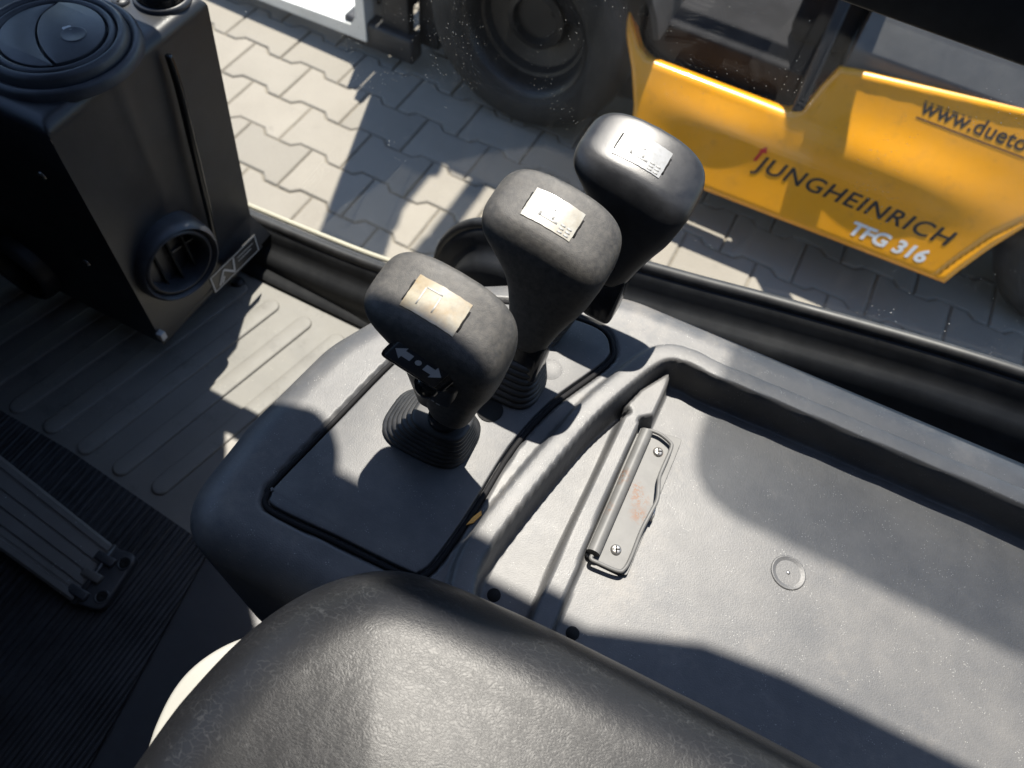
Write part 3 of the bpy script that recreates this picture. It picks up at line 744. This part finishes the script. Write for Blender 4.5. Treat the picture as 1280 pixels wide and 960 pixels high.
# warning sticker low on the face, small white tab, two worn screws
X0 = -.5335
tw.part('sticker', *beam((X0, .381, .694), (X0 + .004, .468, .694), .0012, .029, (0, 0, 1)), m_black, False)
def strip(pts, w, x):
    V, F = [], []
    for (y0, z0), (y1, z1) in zip(pts[:-1], pts[1:]):
        d = Vector((0, y1 - y0, z1 - z0)).normalized(); n_ = Vector((0, -d.z, d.y)) * w; o_ = len(V)
        for q in ((y0, z0, 1), (y1, z1, 1), (y1, z1, -1), (y0, z0, -1)): V.append(Vector((x + (q[0] - .381) * .046, q[0], q[1])) + n_ * q[2])
        F.append((o_, o_ + 1, o_ + 2, o_ + 3))
    return V, F
for pts, w_ in (([(.383, .708), (.383, .681), (.466, .681), (.466, .708), (.383, .708)], .0008), ([(.392, .684), (.405, .702), (.420, .684), (.424, .706)], .0014), ([(.397, .684), (.403, .692)], .0014)):
    tw.part('sticker_print', *strip(pts, w_, X0 + .0014), m_mark, False)
tw.part('sticker_print', *strip([(.430, .700), (.460, .700)], .0007, X0 + .0014), m_mark, False)
tw.part('sticker_print', *strip([(.430, .694), (.455, .694)], .0007, X0 + .0014), m_mark, False)
tw.part('tab', *box(-.5445, -.536, .2905, .2985, .684, .696, .0008), m_mark, True, 40)
for c in ((-.5859, .293, .9248), (-.6021, .293, .788)): cross_screw(tw, c, (0, -1, 0), .0045)

TS = 1.08
tw.o.scale = (TS, TS, TS); tw.o.location = (-.756, .432, .6063)

# ================================================================== SIDE CONSOLE
cs = TH('side_console', (0, .26, .55), 'dark grey moulded side console with storage tray and access panel under the levers', 'console')
RIM = catmull([(-.036, .085), (-.0427, .1167), (-.0494, .1325), (-.0531, .15), (-.0517, .1736), (-.0478, .1989), (-.0435, .2233), (-.0367, .2584), (-.0276, .2992), (-.015, .3357), (-.0024, .3666), (.0089, .3803), (.0265, .385), (.0516, .3842), (.0927, .3865), (.1862, .3903), (.3009, .3933), (.50, .396)], 5)
TRAY = np.vstack([RIM, [(.60, .397), (.60, -.2), (-.03, -.2)]])
RIDGE = catmull([(.0115, .07), (.0095, .12), (.0072, .17), (.0054, .215), (.0046, .262), (.0040, .3143)], 6)
GUSSET = round_poly([(-.0052, .326), (.0008, .3465), (.0176, .3775), (.0187, .3489), (.0189, .3277), (.006, .3175)], .003, 3)
PANEL = catmull([(-.2075, .1263), (-.2079, .1363), (-.1981, .2004), (-.1881, .2646), (-.1723, .3289), (-.1552, .3545), (-.1178, .3724), (-.0759, .3812), (-.0500, .3815), (-.0365, .3698), (-.0345, .3507), (-.0579, .2932), (-.0686, .2429), (-.0712, .1826), (-.0752, .1401), (-.0809, .1250), (-.0911, .1210), (-.145, .119), (-.198, .1165)], 5, True)
OUT = round_poly([(-.262, .070), (-.262, .17), (-.250, .26), (-.222, .325), (-.18, .375), (-.12, .415), (-.04, .440), (.60, .458), (.60, .070)], [.055, .1, .1, .05, .05, .05, .1, 0, 0], 8)
def hcon(X, Y):
    e = -sdf(X, Y, TRAY)
    H = .0070 * sst(.0135, .0095, np.abs(e)) + .0030 * np.sqrt(np.clip(1 - (e / .0125) ** 2, 0, 1))
    base = H.copy()
    fl_ = sst(.0058, .0112, e)
    z = base * (1 - fl_) - .0245 * fl_
    hw = .0066 + .0012 * sst(.24, .16, Y); dr_ = line_dist(X, Y, RIDGE)
    k = sst(hw + .0032, hw - .0004, dr_) * sst(.002, .012, e)
    z = z * (1 - k) + k * np.maximum(z, -.0050)
    gk = sst(.0028, -.0008, sdf(X, Y, GUSSET)) * sst(.004, .011, e)
    z = z * (1 - gk) + gk * -.0045
    pdist = sdf(X, Y, PANEL)
    z = z - .0040 * sst(.0044, .0028, np.abs(pdist)) - .003 * sst(0, -.004, pdist)
    z = z + .004 * sst(-.03, -.10, X) * sst(.25, .10, Y) * 0 + .0006 * np.sin(X * 23 + 1) * np.sin(Y * 19)
    return z
V, F = molded(OUT, .030, .30, .0019, hcon, pad=.22)
V = V + np.array((0, 0, .95))
cs.part('shell', V, F, m_console)
pin = []
def inset_poly(P, k):
    e0 = P - np.roll(P, 1, 0); e1 = np.roll(P, -1, 0) - P
    A = .5 * np.sum(P[:, 0] * np.roll(P[:, 1], -1) - np.roll(P[:, 0], -1) * P[:, 1]); sg = 1 if A > 0 else -1
    t_ = e0 / (np.linalg.norm(e0, axis=1)[:, None] + 1e-12) + e1 / (np.linalg.norm(e1, axis=1)[:, None] + 1e-12); t_ /= np.linalg.norm(t_, axis=1)[:, None] + 1e-12
    return P + np.stack([-t_[:, 1], t_[:, 0]], 1) * k * sg
pn = cs.part('access_panel', *plate(inset_poly(PANEL, .0030), .945, .9513, .0012, 3), m_panel, True, 40)
gk_ = [(p[0], p[1], .9482) for p in inset_poly(PANEL, -.0006)]
V, F = tube(gk_ + [gk_[0], gk_[1]], .0022, 8, False); cs.part('gasket', V, F, m_gasket)
for c in ((-.031, .1433), (.0309, .1455)): cs.part('drain_hole_disc', *lathe([(.0050, .0002), (.0047, .0010), (.0001, .0010)], (c[0], c[1], .9256), (0, 0, 1), 24), m_hole)  # flat black discs laid on the tray, standing for the holes' dark inside
dm_ = cs.part('dimple', *lathe([(.0136, -.0004), (.0130, .0004), (.0122, .0002), (.009, -.0010), (.004, -.0016), (.0018, -.0016), (.0002, -.0016)], (.1597, .2634, .9268), (0, 0, 1), 40), m_console)
cs.part('pin', *lathe([(.0018, 0), (.0016, .0008), (.0002, .001)], (.1597, .2634, .9254), (0, 0, 1), 14), m_steel, under=dm_)
cs.part('round_plug', *lathe([(.0060, .0), (.0057, .0006), (.0050, .0002), (.0002, .0005)], (-.2234, .124, .9495), (0, 0, 1), 28), m_console)
cs.part('lever_slot_disc', *lathe([(.0105, .0006), (.0100, .0008), (.0095, .0003), (.0001, .0002)], (-.0985, .2635, .9513), (0, 0, 1), 30), m_hole)  # black disc on the panel, standing for the dark of an opening
cs.part('round_plug', *lathe([(.0100, .0), (.0098, .0003), (.0093, .0001), (.0002, .0001)], (-.073, .322, .9513), (0, 0, 1), 28), m_panel)
cs.part('sticker_scrap', *plate([(-.0705, .172), (-.0665, .176), (-.0640, .184), (-.0660, .187), (-.0690, .180)], .9495, .9508, .0002, 1), M('orange_scrap', (.60, .30, .05), .5), False)
# lower body below the seat edge
sb = TH('seat_pedestal', (.1, -.2, .55), 'dark smooth pedestal cover below the seat edge', 'pedestal')
V, F = molded(round_poly([(-.225, -.52), (-.225, .069), (.55, .069), (.55, -.52)], [.0, .06, 0, 0]), .07, .18, .006, pad=.24, slope=.10)
sb.part('cover', [(v[0] + max(0, -v[2] - .02) * 0, v[1], .80 + v[2]) for v in V], F, m_black)

# ================================================================== CONTROL LEVERS
SEC = [(0, .0015, .001, 0), (.004, .0335, .0172, 0), (.016, .0412, .0222, .0), (.042, .0456, .0250, .0), (.09, .0476, .0266, .0), (.17, .0472, .0266, .0005), (.26, .0430, .0252, .0030), (.37, .0366, .0232, .0060), (.50, .0308, .0208, .0072), (.64, .0252, .0188, .0052), (.78, .0205, .0170, .0028), (.89, .0174, .0154, .001), (.96, .0148, .0132, .000), (.99, .0110, .0085, .0), (1.0, .002, .0015, 0)]
def lever(base, B, T, mats, idx, label, hx, hy, sc=1.0):
    B, T, base = Vector(B), Vector(T), Vector(base)
    ez = Vector((0, 0, 1)); ex = Vector((1, -.05, 0)).normalized(); ey = ez.cross(ex)
    th = TH('control_lever', base, label, 'lever', 'levers on the console panel')
    # bellows boot
    rings = []; nf = 7
    for k in range(nf):
        f0 = 1 - .065 * k
        for s_, dz in ((1.0, 0), (1.06, .0012), (1.06, .0036), (1.0, .0050), (.90, .0056)):
            zz = base.z + k * .0052 + dz * .9; c = base.lerp(B, (k * .005) / max(.02, (B.z - base.z)) * .9)
            rings.append([(c.x + math.copysign(abs(math.cos(a)) ** .62, math.cos(a)) * hx * f0 * s_, c.y + math.copysign(abs(math.sin(a)) ** .62, math.sin(a)) * hy * f0 * s_, zz) for a in [2 * math.pi * q / 44 for q in range(44)]])
    th.part('boot', *loft(rings), m_boot)
    p0 = base.lerp(B, .55); 
    th.part('shaft', *tube([base + Vector((0, 0, .02)), p0, B + Vector((0, 0, .02))], .0125 if idx == 0 else .0085, 24), m_gloss)
    # clip under the grip
    V, F = box(-.014, .016, -.0125, .0125, -.030, .012, .005)
    if idx > 0: th.part('grip_clip', [B + (T - B).normalized() * v.z + ex * (v.x * (1 + v.z * 6)) + ey * v.y for v in V], F, m_gloss, True, 50)
    # grip
    A = catmull(SEC, 4); rings = []
    for t_, sx, sy, cx in A:
        n_ = 2.0 / (3.9 - 1.5 * t_); c = T.lerp(B, min(1, max(0, t_))); kt = .22 * (1 - t_) ** 1.6
        sag = lambda lx: (-.16 * lx * lx / .046 - .10 * lx) * (1 - t_) ** 2
        rings.append([c + ex * (cx + math.copysign(abs(math.cos(a)) ** n_, math.cos(a)) * sx * sc) + ey * (math.copysign(abs(math.sin(a)) ** n_, math.sin(a)) * sy * sc) + ez * (sag(math.copysign(abs(math.cos(a)) ** n_, math.cos(a)) * sx) + kt * math.copysign(abs(math.sin(a)) ** n_, math.sin(a)) * sy) for a in [2 * math.pi * q / 64 for q in range(64)]])
    V, F = loft(rings[::-1])
    grip = th.part('grip', V, F, mats)
    tree = bvh(V, F)
    def drape(u, v, off):
        o = T + ex * u + ey * v + ez * .05
        h, n_, i_, d_ = tree.ray_cast(o, -ez)
        if h is None: h = T + ex * u + ey * v
        return h + ez * off
    def patch(us, vs, off, jag=0):
        V = []; F = []
        for a, u in enumerate(us):
            for b, v in enumerate(vs):
                j = jag * random.uniform(-1, 1) if (a in (0, len(us) - 1) or b in (0, len(vs) - 1)) else 0
                V.append(drape(u + j, v + j, off))
        nb = len(vs)
        for a in range(len(us) - 1):
            for b in range(nb - 1): F.append((a * nb + b, (a + 1) * nb + b, (a + 1) * nb + b + 1, a * nb + b + 1))
        # rim skirt so that the sheet has thickness
        bd = [a * nb for a in range(len(us))] + [(len(us) - 1) * nb + b for b in range(1, nb)] + [a * nb + nb - 1 for a in range(len(us) - 2, -1, -1)] + [b for b in range(nb - 2, 0, -1)]
        o_ = len(V); V += [V[i] - ez * (off + .0006) for i in bd]
        for k in range(len(bd)): F.append((bd[k], o_ + k, o_ + (k + 1) % len(bd), bd[(k + 1) % len(bd)]))
        return V, F
    lu = np.linspace(-.0188, .0188, 17); lv = np.linspace(-.0152, .0078, 11)
    th.part('label_recess', *patch(np.linspace(-.0200, .0200, 17), np.linspace(-.0112, .0036, 7), .00025, .0003), m_hole, True, under=grip)
    lb = th.part('label', *patch(lu, lv, .0006, .0002), m_label[idx], True, 50, under=grip)
    dark = m_ink
    marks = [(-.0085, -.0065, -.006, .007), (-.0085, .006, -.006, -.0045), (.001, .0025, -.0045, .004), (-.005, .0008, .002, .0032)]
    if idx == 0: marks = [(-.011, -.010, -.006, .006), (.0, .001, -.006, .005), (-.010, .001, .006, .007)]
    for u0, u1, v0, v1 in marks: th.part('pictogram', *patch(np.linspace(u0, u1, 5), np.linspace(v0 - .004, v1 - .004, 4),   .0008), dark, True, under=lb)
    if idx > 0:
        for k in range(6):
            u0 = .0082 + (k % 2) * .0048; v0 = -.0105 + (k // 2) * .0026
            th.part('print_line', *patch(np.linspace(u0, u0 + .0036, 3), np.linspace(v0 - .0035, v0 - .0021, 3),   .0008), dark, True, under=lb)
    if idx == 0:
        # direction switch module on the driver's side
        def loc(x, y, z): return T + ex * x + ey * y + ez * z
        C0 = loc(.0045, -.0290, -.0268); uu = (ex - ez * .17).normalized(); nn = (-ey * .84 + ez * .52 - ex * .05); nn = (nn - uu * nn.dot(uu)).normalized(); vv = nn.cross(uu)
        W = lambda a, b, c: C0 + uu * a + vv * b + nn * c
        V, F = box(-.0215, .0255, -.0140, .0140, -.022, .0008, .0040)
        sw = th.part('switch_housing', [W(v.x + v.y * .30, v.y, v.z) for v in V], F, m_gloss, True, 40)
        V, F = box(-.0185, .0190, -.0098, .0102, .0000, .0030, .0014)
        rk = th.part('rocker', [W(v.x + v.y * .30, v.y, v.z) for v in V], F, m_black, True, 40)
        def mark(pts):
            th.part('arrow_mark', [W(a + b * .30, b, .0033) for a, b in pts], [tuple(range(len(pts)))], m_mark, False, under=rk)
        mark([(-.0165, 0), (-.0105, .0050), (-.0105, .0024), (-.0045, .0024), (-.0045, -.0024), (-.0105, -.0024), (-.0105, -.0050)])
        mark([(.0170, 0), (.0110, .0050), (.0110, .0024), (.0050, .0024), (.0050, -.0024), (.0110, -.0024), (.0110, -.0050)][::-1])
        mark([(.0003 + .0021 * math.cos(k * math.pi / 6), .0021 * math.sin(k * math.pi / 6)) for k in range(12)])
        V, F = box(-.0185, .0225, -.0325, -.006, -.094, -.0360, .006)
        th.part('switch_lower', [loc(v.x * (1 + (v.z + .040) * 7) + .010, v.y * (1 + (v.z + .040) * 4), v.z) for v in V], F, m_rubber_dk, True, 40)
        th.part('button', *lathe([(.0092, -.006), (.0090, .0), (.0080, .0028), (.0055, .0046), (.0025, .0054), (.0002, .0056)], loc(.0105, -.0312, -.0480), (-ey * .8 + ez * .55), 28), m_gloss)
        for k, (xa, xb, za) in enumerate(((.009, .012, -.066), (.0135, .0155, -.0665), (.017, .020, -.067))):
            th.part('print_line', [loc(x_, -.0302 + (za + .066) * .3, z_) for x_, z_ in ((xa, za), (xb, za), (xb, za + .0014), (xa, za + .0014))], [(0, 1, 2, 3)], m_mark, False)
    return th
lever((-.130, .227, .9515), (-.110, .222, 1.002), (-.131, .2385, 1.103), m_rubber, 0, 'worn grey rubber lever with direction arrow switch, nearest the footwell', .034, .026)
l2 = lever((-.098, .297, .9515), (-.091, .307, .997), (-.101, .3425, 1.103), m_rubber, 1, 'middle of the three control levers, dusty grey grip with cream label', .027, .023)
lever((-.100, .356, .9515), (-.060, .384, 1.012), (-.070, .4285, 1.104), m_rubber_dk, 2, 'clean black lever with clear label, farthest of three, by the window', .021, .019)
l2.part('linkage_rod', *tube([(-.150, .335, .975), (-.120, .325, .982), (-.098, .315, .985)], .0055, 14), m_black)

# ================================================================== DOCUMENT CLIP
dc = TH('document_clip', (.032, .26, .93), 'rusty steel document clip screwed into the storage tray', 'clip')
ZB = .9272
dc.part('base_plate', *plate(round_poly([(.0155, .2000), (.0125, .3230), (.0485, .3290), (.0500, .2010)], .003, 3), ZB, ZB + .0016, .0004, 2), m_clip, False)
dc.part('hinge_tube', *tube([(.0205, .2035, ZB + .0065), (.0192, .3180, ZB + .0065)], .0052, 20), m_clip, True, 50)
dc.part('tube_flange', *beam((.0158, .2035, ZB + .0030), (.0145, .3180, ZB + .0030), .0012, .009, (0, 0, 1)), m_clip, False)
bail = catmull([(.0205, .2015, ZB + .006), (.0210, .1985, ZB + .006), (.0270, .1985, ZB + .006), (.0420, .2000, ZB + .005), (.0460, .2040, ZB + .005), (.0470, .2140, ZB + .006), (.0462, .2350, ZB + .009), (.0470, .2500, ZB + .0105), (.0478, .2640, ZB + .0105), (.0450, .2760, ZB + .009), (.0428, .2860, ZB + .007), (.0428, .3050, ZB + .006), (.0424, .3150, ZB + .006), (.0400, .3185, ZB + .006), (.0300, .3215, ZB + .006), (.0210, .3205, ZB + .006), (.0194, .3180, ZB + .006)], 6)
dc.part('wire_bail', *tube(bail, .0016, 10), m_clip)
dc.part('wire_end', *tube([(.0478, .262, ZB + .008), (.0500, .254, ZB + .004), (.0497, .249, ZB + .0035)], .0013, 8), m_steel)
for c in ((.0350, .2157), (.0345, .3080)): cross_screw(dc, (c[0], c[1], ZB + .0016), (0, 0, 1), .0043, m_steel)

# ================================================================== SEAT
se = TH('seat', (.2, -.15, .98), 'black textured vinyl seat cushion in front of the camera', 'seat')
so_ = catmull([(-.150, -.55), (-.149, -.30), (-.150, -.06), (-.147, .002), (-.134, .050), (-.110, .086), (-.075, .108), (-.01, .116), (.08, .119), (.18, .120), (.60, .118)], 8)
outl = np.vstack([so_, [(.60, -.55)]])
def hseat(X, Y):
    ed = -sdf(X, Y, outl)
    crest = .008 * sst(.03, .13, ed) - .006 * sst(.13, .36, ed)
    return crest + .0002 * np.sin(X * 41 + Y * 27) * sst(.05, .1, ed)
V, F = molded(outl, .048, .05, .004, hseat)
se.part('cushion', [(v[0], v[1], 1.058 + v[2]) for v in V], F, m_seat)
wo = catmull([(-.1600, -.075), (-.1660, -.045), (-.1710, -.030), (-.1745, -.012), (-.1735, .004), (-.1670, .0205), (-.1557, .0354), (-.1400, .045), (-.10, .05), (-.10, -.075)], 5, True)
se.part('shell_edge', *plate(wo, .952, .968, .003), m_white, True, 40)
